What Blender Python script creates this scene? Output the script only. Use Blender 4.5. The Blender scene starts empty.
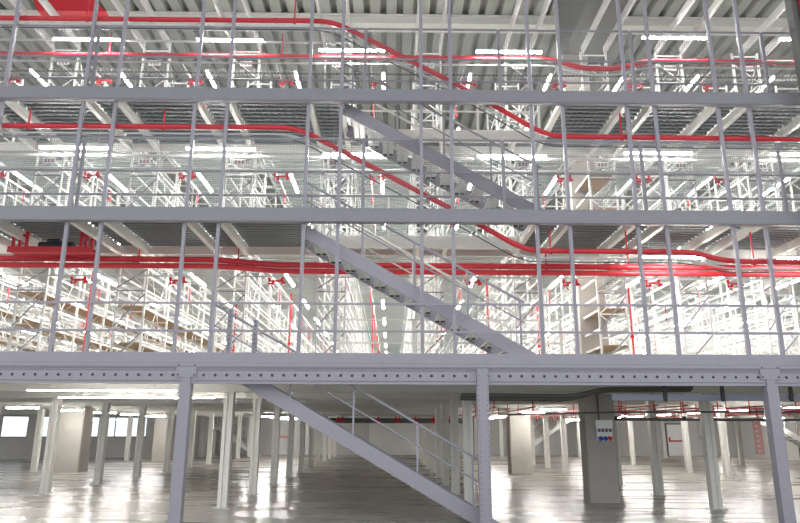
import bpy, math, random
from mathutils import Vector, Matrix
random.seed(7)
sc = bpy.context.scene
COL = sc.collection
H = 1.81
FY = 13.86          # distance of the deck front
Z1, Z2, Z3, Z4 = 3.37, 6.53, 9.42, 12.40   # deck tops
ORD = ['first', 'second', 'third', 'fourth', 'fifth', 'sixth', 'seventh', 'eighth', 'ninth', 'tenth', 'eleventh', 'twelfth',
       'thirteenth', 'fourteenth', 'fifteenth', 'sixteenth', 'seventeenth', 'eighteenth', 'nineteenth', 'twentieth']
DECK = {1: 'first', 2: 'second', 3: 'third'}

# ------------------------------------------------------------------ materials
def mat(name, col, rough=0.5, metal=0.0, var=0.06, scale=6.0, bump=0.0):
    m = bpy.data.materials.new(name); m.use_nodes = True
    nt = m.node_tree; b = nt.nodes['Principled BSDF']
    b.inputs['Roughness'].default_value = rough
    b.inputs['Metallic'].default_value = metal
    tc = nt.nodes.new('ShaderNodeTexCoord'); no = nt.nodes.new('ShaderNodeTexNoise')
    no.inputs['Scale'].default_value = scale; no.inputs['Detail'].default_value = 3
    nt.links.new(tc.outputs['Object'], no.inputs['Vector'])
    mx = nt.nodes.new('ShaderNodeMix'); mx.data_type = 'RGBA'
    mx.inputs['A'].default_value = tuple(c * (1 - var) for c in col) + (1,)
    mx.inputs['B'].default_value = tuple(min(1, c * (1 + var)) for c in col) + (1,)
    nt.links.new(no.outputs['Fac'], mx.inputs['Factor'])
    nt.links.new(mx.outputs['Result'], b.inputs['Base Color'])
    if bump:
        bp = nt.nodes.new('ShaderNodeBump'); bp.inputs['Strength'].default_value = bump
        nt.links.new(no.outputs['Fac'], bp.inputs['Height']); nt.links.new(bp.outputs['Normal'], b.inputs['Normal'])
    return m

def emit(name, col, s):
    m = bpy.data.materials.new(name); m.use_nodes = True
    nt = m.node_tree; nt.nodes.clear()
    e = nt.nodes.new('ShaderNodeEmission'); o = nt.nodes.new('ShaderNodeOutputMaterial')
    e.inputs['Color'].default_value = col + (1,); e.inputs['Strength'].default_value = s
    nt.links.new(e.outputs[0], o.inputs[0]); return m

TUBE_S = 145.0
M = dict(
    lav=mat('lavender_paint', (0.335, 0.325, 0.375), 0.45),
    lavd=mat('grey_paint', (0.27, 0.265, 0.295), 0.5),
    white=mat('white_paint', (0.80, 0.80, 0.77), 0.45, var=0.03),
    cream=mat('cream_paint', (0.72, 0.71, 0.66), 0.5, var=0.04),
    galv=mat('galvanised_steel', (0.56, 0.59, 0.58), 0.5, 0.15, var=0.12, scale=14),
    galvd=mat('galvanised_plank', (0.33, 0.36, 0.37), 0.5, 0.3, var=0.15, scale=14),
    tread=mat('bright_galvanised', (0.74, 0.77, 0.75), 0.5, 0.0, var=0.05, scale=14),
    red=mat('red_paint', (0.60, 0.03, 0.045), 0.35, var=0.1),
    dark=mat('black_rubber', (0.03, 0.03, 0.035), 0.5),
    cable=mat('dark_cable', (0.08, 0.08, 0.085), 0.5),
    board=mat('chipboard', (0.38, 0.265, 0.17), 0.7, var=0.15, scale=20),
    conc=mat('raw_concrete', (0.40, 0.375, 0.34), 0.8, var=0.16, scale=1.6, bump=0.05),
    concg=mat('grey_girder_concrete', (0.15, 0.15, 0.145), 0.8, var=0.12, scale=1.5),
    wallg=mat('grey_wall', (0.56, 0.55, 0.54), 0.8, var=0.08, scale=0.8),
    wallw=mat('white_wall', (0.78, 0.78, 0.76), 0.7, var=0.04, scale=0.8),
    roof=mat('roof_sheet', (0.37, 0.375, 0.345), 0.5, var=0.05, scale=1.0),
    ceil=mat('deck_underside', (0.66, 0.64, 0.58), 0.6, var=0.05, scale=1.0),
    blue=mat('blue_plastic', (0.01, 0.06, 0.35), 0.35),
    plastic=mat('white_plastic', (0.80, 0.81, 0.82), 0.35, var=0.02),
    ink=mat('grey_print', (0.16, 0.13, 0.15), 0.6),
    green=mat('greenish_panel', (0.45, 0.52, 0.50), 0.5, var=0.15, scale=3),
    tube=emit('tube_glow', (1.0, 0.98, 0.95), TUBE_S),
    tubeh=emit('hall_tube_glow', (1.0, 0.98, 0.94), 215.0),
)
# polished floor
def floor_mat():
    m = mat('polished_concrete', (0.36, 0.34, 0.31), 0.22, var=0.10, scale=0.5)
    nt = m.node_tree; b = nt.nodes['Principled BSDF']
    no = nt.nodes.new('ShaderNodeTexNoise'); no.inputs['Scale'].default_value = 1.0; no.inputs['Detail'].default_value = 2
    tc = nt.nodes.new('ShaderNodeTexCoord'); mp = nt.nodes.new('ShaderNodeMapping'); mp.inputs['Scale'].default_value = (0.25, 1.1, 1)
    nt.links.new(tc.outputs['Object'], mp.inputs['Vector']); nt.links.new(mp.outputs['Vector'], no.inputs['Vector'])
    mr = nt.nodes.new('ShaderNodeMapRange'); mr.inputs['From Min'].default_value = 0.25; mr.inputs['From Max'].default_value = 0.75
    mr.inputs['To Min'].default_value = 0.25; mr.inputs['To Max'].default_value = 0.31
    nt.links.new(no.outputs['Fac'], mr.inputs['Value']); nt.links.new(mr.outputs['Result'], b.inputs['Roughness'])
    return m
M['floor'] = floor_mat()
def glass_mat():
    m = bpy.data.materials.new('window_glass'); m.use_nodes = True
    nt = m.node_tree; nt.nodes.clear()
    t = nt.nodes.new('ShaderNodeBsdfTransparent'); g = nt.nodes.new('ShaderNodeBsdfGlossy'); g.inputs['Roughness'].default_value = 0.05
    t.inputs['Color'].default_value = (0.93, 0.96, 0.97, 1)
    mx = nt.nodes.new('ShaderNodeMixShader'); mx.inputs[0].default_value = 0.07; o = nt.nodes.new('ShaderNodeOutputMaterial')
    nt.links.new(t.outputs[0], mx.inputs[1]); nt.links.new(g.outputs[0], mx.inputs[2]); nt.links.new(mx.outputs[0], o.inputs[0])
    return m
M['glass'] = glass_mat()

# ------------------------------------------------------------------ mesh builder
class MB:
    def __init__(s): s.v = []; s.f = []; s.mi = []; s.sm = []
    def add(s, vs, fs, mi=0, sm=False):
        n = len(s.v); s.v += [tuple(p) for p in vs]
        for f in fs: s.f.append(tuple(n + i for i in f)); s.mi.append(mi); s.sm.append(sm)
    def box(s, x0, x1, y0, y1, z0, z1, mi=0):
        vs = [(x, y, z) for x in (x0, x1) for y in (y0, y1) for z in (z0, z1)]
        s.add(vs, [(0, 1, 3, 2), (4, 6, 7, 5), (0, 4, 5, 1), (2, 3, 7, 6), (0, 2, 6, 4), (1, 5, 7, 3)], mi); return s
    def bar(s, p, q, w, h, mi=0, up=(0, 0, 1)):
        p, q = Vector(p), Vector(q); d = (q - p).normalized(); u = Vector(up)
        if abs(d.dot(u)) > 0.98: u = Vector((0, 1, 0))
        r = d.cross(u).normalized(); u = r.cross(d).normalized()
        vs = []
        for c in (p, q):
            for a, b in ((-1, -1), (1, -1), (1, 1), (-1, 1)): vs.append(c + r * a * w / 2 + u * b * h / 2)
        s.add(vs, [(0, 1, 2, 3), (7, 6, 5, 4), (0, 4, 5, 1), (1, 5, 6, 2), (2, 6, 7, 3), (3, 7, 4, 0)], mi); return s
    def tube(s, path, r, seg=10, mi=0):
        P = [Vector(p) for p in path]; n = len(P); vs = []
        for i, p in enumerate(P):
            d = (P[min(i + 1, n - 1)] - P[max(i - 1, 0)]).normalized()
            u = Vector((0, 0, 1)) if abs(d.z) < 0.95 else Vector((0, 1, 0))
            a = d.cross(u).normalized(); b = a.cross(d).normalized()
            for k in range(seg):
                t = 2 * math.pi * k / seg; vs.append(p + a * r * math.cos(t) + b * r * math.sin(t))
        fs = [(i * seg + k, i * seg + (k + 1) % seg, (i + 1) * seg + (k + 1) % seg, (i + 1) * seg + k) for i in range(n - 1) for k in range(seg)]
        s.add(vs, fs, mi, True)
        s.add(vs[:seg], [tuple(range(seg))], mi); s.add(vs[-seg:], [tuple(reversed(range(seg)))], mi); return s
    def prism(s, pts, axis, a, b, mi=0):
        # pts: 2-D outline; extruded along axis ('x','y','z') from a to b
        def P(u, v, w): return {'x': (w, u, v), 'y': (u, w, v), 'z': (u, v, w)}[axis]
        n = len(pts); vs = [P(u, v, a) for u, v in pts] + [P(u, v, b) for u, v in pts]
        fs = [tuple(range(n)), tuple(reversed(range(n, 2 * n)))] + [(i, n + i, n + (i + 1) % n, (i + 1) % n) for i in range(n)]
        s.add(vs, fs, mi); return s
    def mesh(s, name, mats, org=(0, 0, 0)):
        me = bpy.data.meshes.new(name)
        ox, oy, oz = org
        me.from_pydata([(x - ox, y - oy, z - oz) for x, y, z in s.v], [], s.f); me.update()
        for m in (mats if isinstance(mats, (list, tuple)) else [mats]): me.materials.append(m)
        me.polygons.foreach_set('material_index', s.mi); me.polygons.foreach_set('use_smooth', s.sm)
        return me
    def build(s, name, mats, parent=None, org=None):
        # parent at the world position org (default: the parent's own location)
        if org is None: org = base_of(parent) if parent else (0, 0, 0)
        o = bpy.data.objects.new(name, s.mesh(name, mats, org)); COL.objects.link(o)
        if parent: o.parent = parent
        else: o.location = org
        return o
def base_of(o):
    v = Vector((0, 0, 0))
    while o: v += o.location; o = o.parent
    return tuple(v)
def tag(o, label=None, cat=None, group=None, kind=None):
    if label: o['label'] = label
    if cat: o['category'] = cat
    if group: o['group'] = group
    if kind: o['kind'] = kind
    return o
def empty(name, loc, label, cat, group=None):
    o = bpy.data.objects.new(name, None); COL.objects.link(o); o.location = loc; o.empty_display_size = 0.2
    return tag(o, label, cat, group)
KIDS = {}
def copy_tree(o, parent=None, loc=None, label=None, group=None):
    c = o.copy(); COL.objects.link(c)
    if parent: c.parent = parent
    if loc: c.location = loc
    if label: c['label'] = label
    if group: c['group'] = group
    for ch in list(o.children): copy_tree(ch, c)
    return c
def bend(pts, r, n=6):
    # rounds the corners of a polyline
    P = [Vector(p) for p in pts]; out = [P[0]]
    for i in range(1, len(P) - 1):
        a, b, c = P[i - 1], P[i], P[i + 1]
        d1 = (a - b); d2 = (c - b); l = min(r, d1.length * 0.45, d2.length * 0.45)
        s = b + d1.normalized() * l; e = b + d2.normalized() * l
        for k in range(n + 1):
            t = k / n; out.append(s * (1 - t) ** 2 + b * 2 * t * (1 - t) + e * t * t)
    out.append(P[-1]); return out
def tri(parent_x, xs): return [x for x in xs]

# ------------------------------------------------------------------ setting
f = MB(); f.box(-45, 40, -12, 54, -0.2, 0.0)
tag(f.build('floor', M['floor']), 'polished grey concrete hall floor', 'floor', kind='structure')
b = MB(); b.box(-13.6, 27.2, 53.0, 53.4, 0, 16.4)
tag(b.build('wall_back', M['wallg']), 'grey rear wall of the hall', 'wall', kind='structure')
b = MB(); b.box(26.8, 27.2, 8, 53.0, 0, 16.4)
tag(b.build('wall_right', M['wallw']), 'white side wall of the hall with red striped panels', 'wall', kind='structure')
# oblique window wall
W0 = Vector((-32.0, 39.0, 0)); WD = Vector((18.5, 10.0, 0)).normalized(); WN = Vector((-WD.y, WD.x, 0))
WL = 21.03
def wbox(mb, u0, u1, n0, n1, z0, z1, mi=0):
    vs = [W0 + WD * u + WN * n + Vector((0, 0, z)) for u in (u0, u1) for n in (n0, n1) for z in (z0, z1)]
    mb.add(vs, [(0, 1, 3, 2), (4, 6, 7, 5), (0, 4, 5, 1), (2, 3, 7, 6), (0, 2, 6, 4), (1, 5, 7, 3)], mi)
WINS = [(4.4, 7.4, 2), (8.65, 10.1, 1), (10.9, 12.4, 1), (13.25, 17.3, 4), (18.2, 20.2, 2)]
WZ = (1.32, 2.68)
wb = MB(); wbox(wb, -1, WL, 0, 0.35, 0, WZ[0]); wbox(wb, -1, WL, 0, 0.35, WZ[1], 16.4)
wb.box(-13.6, -13.25, 48.8, 53.4, 0, 16.4)
e = -1
for (u0, u1, n) in WINS: wbox(wb, e, u0, 0, 0.35, WZ[0], WZ[1]); e = u1
wbox(wb, e, WL, 0, 0.35, WZ[0], WZ[1])
wall_left = tag(wb.build('wall_left', M['wallg']), 'grey wall with a band of bright windows', 'wall', kind='structure')
for i, (u0, u1, n) in enumerate(WINS):
    fr = MB()
    for u in [u0 + (u1 - u0) * k / n for k in range(n + 1)]: wbox(fr, u - 0.035, u + 0.035, 0.05, 0.15, WZ[0], WZ[1])
    wbox(fr, u0, u1, 0.05, 0.15, WZ[0], WZ[0] + 0.07); wbox(fr, u0, u1, 0.05, 0.15, WZ[1] - 0.07, WZ[1])
    o = tag(fr.build('window_%d' % (i + 1), M['lavd']), 'window with bright panes in the grey wall', 'window', kind='structure')
    g = MB(); wbox(g, u0, u1, 0.095, 0.105, WZ[0], WZ[1]); g.build('pane', M['glass'], o)
# white wall sections and striped panels
def panel(x0, x1, z1, name, y=52.94):
    p = MB(); p.box(x0, x1, y, y + 0.06, 0.02, z1); return tag(p.build(name, M['wallw']), 'white painted section of the rear wall', 'wall', kind='structure')
panel(-1.7, 2.1, 2.9, 'trim_1'); panel(-9.0, -6.2, 2.9, 'trim_2')
up = MB(); up.box(-13, 27, 52.9, 52.96, 3.4, 16)
tag(up.build('trim_3', M['wallw']), 'white upper lining of the rear wall', 'wall', kind='structure')
sk = MB(); sk.box(-13.6, -9.0, 52.92, 53, 0, 0.2); sk.box(2.1, 26.8, 52.92, 53, 0, 0.2)
tag(sk.build('baseboard_back', M['wallg']), 'low plinth of the rear wall', 'baseboard', kind='structure')
# roof: trapezoid sheet with the ribs running into the hall
rf = MB(); per = 0.56; x = -26.0; prof = []
while x < 28: prof += [(x, 15.62), (x + 0.33, 15.62), (x + 0.37, 15.84), (x + 0.50, 15.84)]; x += per
n = len(prof)
vs = [(a, 3.0, z) for a, z in prof] + [(a, 53.2, z) for a, z in prof]
rf.add(vs, [(i, i + 1, n + i + 1, n + i) for i in range(n - 1)])
rf.box(-26, 28, 3.0, 53.2, 15.86, 15.95)
tag(rf.build('ceiling', M['roof']), 'pale corrugated roof sheet with deep ribs', 'ceiling', kind='structure')
for k, (yy, z0) in enumerate(((20.0, 15.28), (33.0, 15.25), (46, 15.25))):
    t = MB(); t.box(-24, 26.7, yy, yy + 0.30, z0, 15.60); t.box(-24, 26.7, yy - 0.12, yy + 0.42, z0 - 0.03, z0 + 0.02); t.box(-24, 26.7, yy - 0.12, yy + 0.42, 15.57, 15.61)
    tag(t.build('roof_purlin', M['cream']), ['pale roof beam crossing under the ribbed sheet next to the decks', 'pale roof beam further inside the hall', 'pale roof beam close to the rear wall'][k], 'roof beam', kind='structure')
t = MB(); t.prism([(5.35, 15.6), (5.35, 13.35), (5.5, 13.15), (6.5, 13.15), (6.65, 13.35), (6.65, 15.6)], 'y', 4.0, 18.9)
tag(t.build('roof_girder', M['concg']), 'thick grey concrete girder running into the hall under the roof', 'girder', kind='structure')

# first deck slab (opening for the ground stair)
WY = lambda x: 39.0 + (x + 32) * 10 / 18.5
s = MB()
z0, z1 = 2.97, 3.35
s.box(-13.5, -4.05, 13.985, 52.8, z0, z1); s.box(-0.2, 26.7, 13.985, 52.8, z0, z1); s.box(-4.05, -0.2, 15.55, 52.8, z0, z1)
s.box(-4.05, -0.2, 13.985, 14.1, z0, z1)
s.prism([(-26, 13.985), (-13.5, 13.985), (-13.5, WY(-13.5) - 0.3), (-26, WY(-26) - 0.3)], 'z', z0, z1)
tag(s.build('floor_deck', M['ceil']), 'pale plate floor of the first deck, seen from below over the hall', 'floor', kind='structure')

# ------------------------------------------------------------------ concrete piers
def pier(x0, x1, y0, y1, z1, label):
    c = 0.035
    p = MB(); p.prism([(x0 + c, y0), (x1 - c, y0), (x1, y0 + c), (x1, y1 - c), (x1 - c, y1), (x0 + c, y1), (x0, y1 - c), (x0, y0 + c)], 'z', 0, z1)
    return tag(p.build('concrete_pillar', M['conc']), label, 'pillar')
pier(5.22, 6.02, 18.3, 18.95, 13.15, 'raw concrete pillar with the socket box, in front of the white columns')
pier(5.25, 6.20, 30.3, 31.1, 2.97, 'raw concrete pillar behind the middle front post, under the row of lamps')
pier(-14.85, -13.72, 30.6, 31.6, 2.97, 'raw concrete pillar before the bright windows, beside a white column')
pier(-14.5, -13.5, 42.0, 42.9, 2.97, 'dark raw concrete pillar past the end of the window band')
pier(5.3, 6.2, 44.0, 44.8, 2.97, 'small distant concrete pillar behind the lamp row')
# socket box on the pier
t = empty('socket_box', (5.675, 18.3, 1.57), 'white wall box with blue and red sockets on the concrete pillar', 'socket box')
b = MB(); b.box(5.47, 5.88, 18.16, 18.30, 1.57, 2.10); b.box(5.45, 5.90, 18.15, 18.17, 1.90, 2.11); b.build('casing', M['plastic'], t)
b = MB()
for k in range(4): b.box(5.49 + k * 0.098, 5.565 + k * 0.098, 18.145, 18.165, 1.80, 1.885)
b.build('breaker_window', M['ink'], t)
for k, (m, l) in enumerate((('blue', 'blue socket'), ('blue', 'blue socket'), ('red', 'red socket'))):
    b = MB(); cx = 5.545 + k * 0.125
    b.tube([(cx, 18.17, 1.645), (cx, 18.10, 1.63)], 0.052, 14); b.tube([(cx, 18.10, 1.63), (cx, 18.085, 1.627)], 0.058, 14)
    o = b.build('socket', M[m], t); o['label'] = l
b = MB(); b.tube([(5.56, 18.22, 2.1), (5.56, 18.22, 2.96)], 0.022, 8); b.build('conduit', M['cable'], t)

# ------------------------------------------------------------------ ground columns
def column_mb(h):
    m = MB(); w = 0.115
    # folded column section: square tube with a lip groove in the front
    m.prism([(-w, -w), (-0.03, -w), (-0.03, -w + 0.03), (0.03, -w + 0.03), (0.03, -w), (w, -w), (w, w), (-w, w)], 'z', 0.012, h)
    return m
proto = empty('white_column', (0, 0, 0), 'x', 'column', 'white columns under the first deck')
column_mb(2.74).build('shaft', M['cream'], proto, (0, 0, 0))
bp = MB(); bp.box(-0.2, 0.2, -0.17, 0.17, 0, 0.014)
for a in (-1, 1):
    for c in (-1, 1): bp.tube([(a * 0.165, c * 0.135, 0.0), (a * 0.165, c * 0.135, 0.03)], 0.013, 6)
bp.build('base_plate', M['galv'], proto, (0, 0, 0))
rows = {-16.0: 'outermost row by the windows', -10.1: 'row next to the window side', -4.05: 'row just past the stair head', 1.9: 'row behind the middle front post',
        7.9: 'row beside the socket box', 13.5: 'second row past the socket box', 19.6: 'row by the striped wall'}
first = True
for X, rl in rows.items():
    k = 0
    for j in range(10):
        Y = 17.0 + 3.58 * j
        if abs(X) / Y > 0.64: continue
        if X == -16 and Y > 44: continue
        if X < -9 and abs(Y - 52) < 1: continue
        lb = 'white square column, %s from the front in the %s' % (ORD[k], rl); k += 1
        if first: proto.location = (X, Y, 0); proto['label'] = lb; first = False
        else: copy_tree(proto, None, (X, Y, 0), lb)
# cross beams under the deck
for j in range(10):
    Y = 17.0 + 3.58 * j
    xl = max(-25.5, -0.70 * Y); xr = min(26.5, 0.70 * Y)
    if Y > 36: xl = max(xl, -32 + (Y - 0.6 - 39) * 1.85 + 0.4) if Y > 39 else xl
    t = MB(); t.box(xl, xr, Y - 0.03, Y + 0.03, 2.745, 2.965); t.box(xl, xr, Y - 0.10, Y + 0.06, 2.74, 2.76)
    tag(t.build('deck_beam', M['cream']), 'pale cross beam under the first deck over the %s line of columns' % ORD[j], 'beam', 'cross beams under the first deck')

# ------------------------------------------------------------------ front: ground posts, beams
def plate_holes(mb, x0, x1, y, zc, zh, pitch, r, seg=10, depth=0.05):
    n = int((x1 - x0) / pitch); x = x0
    cells = [x0 + i * pitch for i in range(n)] + [None]
    for i in range(n):
        a = x0 + i * pitch; c = a + pitch; cx = (a + c) / 2
        sq = []
        ring = [(cx + r * math.cos(2 * math.pi * (k + .5) / 8), zc + r * math.sin(2 * math.pi * (k + .5) / 8)) for k in range(8)]
        # outer ring of 8 points on the cell border matching the 8 hole points
        hx, hz = pitch / 2, zh
        outer = [(cx + hx, zc + hz * .4), (cx + hx * .4, zc + hz), (cx - hx * .4, zc + hz), (cx - hx, zc + hz * .4),
                 (cx - hx, zc - hz * .4), (cx - hx * .4, zc - hz), (cx + hx * .4, zc - hz), (cx + hx, zc - hz * .4)]
        vs = [(p, y, q) for p, q in ring] + [(p, y, q) for p, q in outer] + [(p, y + depth, q) for p, q in ring]
        fs = [(k, 8 + k, 8 + (k + 1) % 8, (k + 1) % 8) for k in range(8)]
        fs += [(k, (k + 1) % 8, 16 + (k + 1) % 8, 16 + k) for k in range(8)]
        # corner fillers
        n0 = len(vs)
        vs += [(cx + hx, y, zc + hz), (cx - hx, y, zc + hz), (cx - hx, y, zc - hz), (cx + hx, y, zc - hz)]
        fs += [(8, n0, 9), (10, n0 + 1, 11), (12, n0 + 2, 13), (14, n0 + 3, 15)]
        mb.add(vs, fs)
    e = x0 + n * pitch
    if x1 - e > 1e-4: mb.add([(e, y, zc - zh), (x1, y, zc - zh), (x1, y, zc + zh), (e, y, zc + zh)], [(0, 1, 2, 3)])
GP = [-10.2, -4.20, 1.86, 7.82, 13.8]
root = None
for k in range(4):
    x0, x1 = GP[k], GP[k + 1]
    t = MB(); y = FY - 0.06
    plate_holes(t, x0, x1, y, 2.905, 0.085, 0.2335, 0.030)
    plate_holes(t, x0, x1, y, 3.005, 0.015, 0.0445, 0.0125, depth=0.02)
    plate_holes(t, x0, x1, y, 2.79, 0.03, 0.0445, 0.0125, depth=0.02)
    t.add([(x0, y, 2.73), (x1, y, 2.73), (x1, y, 2.76), (x0, y, 2.76)], [(0, 1, 2, 3)])
    t.add([(x0, y, 3.02), (x1, y, 3.02), (x1, y, 3.05), (x0, y, 3.05)], [(0, 1, 2, 3)])
    t.add([(x0, y, 2.73), (x1, y, 2.73), (x1, y + .1, 2.73), (x0, y + .1, 2.73)], [(3, 2, 1, 0)])
    t.add([(x0, y, 3.05), (x1, y, 3.05), (x1, y + .1, 3.05), (x0, y + .1, 3.05)], [(0, 1, 2, 3)])
    t.add([(x0, y + .1, 2.73), (x1, y + .1, 2.73), (x1, y + .1, 3.05), (x0, y + .1, 3.05)], [(0, 1, 2, 3)])
    o = t.build('perforated_beam', M['lav'])
    tag(o, ['lavender perforated beam of the first deck, at the window end before the first bracket', 'lavender perforated beam above the ground stair, between first bracket and middle post',
            'lavender perforated beam above the socket box, between middle post and second bracket', 'lavender perforated beam past the second bracket'][k], 'beam', 'perforated beams of the first deck front')
def make_ground_post(x, label, tall):
    r = empty('ground_post', (x, FY, 0), label, 'post', 'lavender posts carrying the deck front')
    t = MB(); w = 0.115; zt = 3.05 if tall else 2.73; y0 = FY - 0.15 if tall else FY - 0.12
    t.box(x - w, x + w, y0 + 0.004, y0 + 0.22, 0.012, zt)
    if not tall: pass
    t.build('shaft', M['lav'], r)
    t = MB()
    for i in range(int((zt - 0.1) / 0.1)):
        z = 0.1 + i * 0.1
        for a in (-0.085, 0.085): t.box(x + a - 0.008, x + a + 0.008, y0 - 0.001, y0 + 0.006, z, z + 0.028)
    if tall: t.build('slot_row', M['ink'], r)
    t = MB(); t.box(x - 0.19, x + 0.19, y0 - 0.05, y0 + 0.27, 0, 0.014); t.build('base_plate', M['lavd'], r)
    if not tall:
        t = MB(); t.box(x - 0.10, x + 0.10, y0 - 0.002, FY + 0.05, 2.68, 2.76)
        t.box(x - 0.205, x + 0.205, FY - 0.095, FY - 0.062, 2.86, 3.15); t.box(x - 0.09, x + 0.09, FY - 0.085, FY - 0.06, 2.73, 2.87)
        bt = t.build('bracket_plate', M['lav'], r)
        t = MB()
        for a in (-1, 1):
            for z in (2.91, 3.10): t.tube([(x + a * 0.165, FY - 0.094, z), (x + a * 0.165, FY - 0.112, z)], 0.018, 6)
        t.build('bolt', M['cable'], bt)
    return r
make_ground_post(-4.20, 'lavender front post with a bracket plate, before the white columns near the stair head', False)
make_ground_post(1.86, 'lavender front post at the foot of the ground stair, reaching over the perforated beam', True)
make_ground_post(7.82, 'lavender front post with a bracket plate, past the socket box', False)

def edge(zb, zt, m, label, kick, lip):
    t = MB(); y = FY - 0.075
    pr = [(y, zb + lip), (y - 0.025, zb + lip * 0.75), (y - 0.03, zb + lip * 0.35), (y - 0.012, zb), (y + 0.12, zb), (y + 0.12, zt), (y + 0.02, zt), (y + 0.02, zt - kick), (y, zt - kick)]
    t.prism(pr, 'x', -13, 14)
    return tag(t.build('edge_beam', m), label, 'beam', 'long edge beams of the deck fronts')
edge(3.052, Z1, M['lav'], 'long lavender edge channel of the first deck above the perforated beam', 0.004, 0.11)
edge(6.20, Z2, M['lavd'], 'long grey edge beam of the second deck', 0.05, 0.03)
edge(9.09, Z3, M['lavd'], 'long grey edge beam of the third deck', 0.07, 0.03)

# ------------------------------------------------------------------ front posts of the decks
PX = [-9.69, -8.95, -7.11, -6.37, -4.55, -3.81, -1.95, -1.20, 0.64, 1.33, 3.18, 3.91, 5.41, 6.05, 7.53, 8.25, 10.0, 10.7]
PX1 = [x + 0 for x in PX]
npair = ['the pair outside the red motor tray', 'the pair beside the red motor tray', 'the pair over the first bracket post', 'the pair at the stair head', 'the pair crossing the stair flights', 'the pair at the stair foot',
         'the pair past the stair foot', 'the pair before the second bracket post', 'the end pair past the second bracket post']
for i, x in enumerate(PX):
    t = MB(); t.box(x - 0.037, x + 0.037, FY + 0.055, FY + 0.13, Z1 - 0.02, Z4 + 0.2)
    o = tag(t.build('deck_post', M['lav'], None, (x, FY + 0.09, Z1)), 'tall slim lavender post, %s of %s' % (['first', 'second'][i % 2], npair[i // 2]), 'post', 'slim posts along the deck fronts')
# first deck guard rails
for z, l in ((4.42, 'upper'), (3.83, 'lower')):
    t = MB(); t.box(-12, 13, FY + 0.01, FY + 0.048, z - 0.022, z + 0.022)
    tag(t.build('guard_rail', M['lav']), 'long lavender %s guard rail along the first deck front' % l, 'rail', 'guard rails of the first deck front')
# mesh guard panels on the upper decks
def guard(zf, zt, zm, zl, tier):
    L = 3.17; PP = [-13.35 + L * k for k in range(9)]; Y = FY + 0.16
    r = empty('mesh_guard', (PP[0], Y, zf), 'x', 'guard panel', 'wire mesh guard panels along the %s deck' % DECK[tier])
    x0 = PP[0]
    t = MB(); t.box(x0 - 0.035, x0 + 0.035, Y, Y + 0.06, zf, zt); t.build('post', M['lavd'], r)
    for z in (zt, zm, zl):
        t = MB(); t.box(x0 + 0.035, x0 + L - 0.035, Y + 0.01, Y + 0.04, z - 0.02, z + 0.02); t.build('rail', M['lavd'], r)
    t = MB(); nx = int(L / 0.05) - 1; w = 0.0018
    for k in range(nx): xx = x0 + 0.04 + k * 0.05; t.box(xx - w, xx + w, Y + 0.004, Y + 0.008, zf + 0.05, zt - 0.02)
    for k in range(int((zt - zf - 0.1) / 0.05)): zz = zf + 0.08 + k * 0.05; t.box(x0 + 0.04, x0 + L - 0.045, Y + 0.0, Y + 0.004, zz - w, zz + w)
    t.build('wire_mesh', M['lavd'], r)
    names = ['outermost panel', 'panel at the frame edge', 'panel over the first bracket post', 'panel at the stair head', 'panel across the stair flight', 'panel at the stair foot', 'panel in front of the concrete pillar', 'panel at the far end']
    for k in range(8):
        lb = 'wire mesh guard panel on the %s deck front, %s' % (DECK[tier], names[k])
        if k == 0: r['label'] = lb
        else: copy_tree(r, None, (PP[k], Y, zf), lb)
guard(Z2, 8.27, 7.47, 6.90, 2)
guard(Z3, 11.14, 10.33, 9.76, 3)

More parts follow.
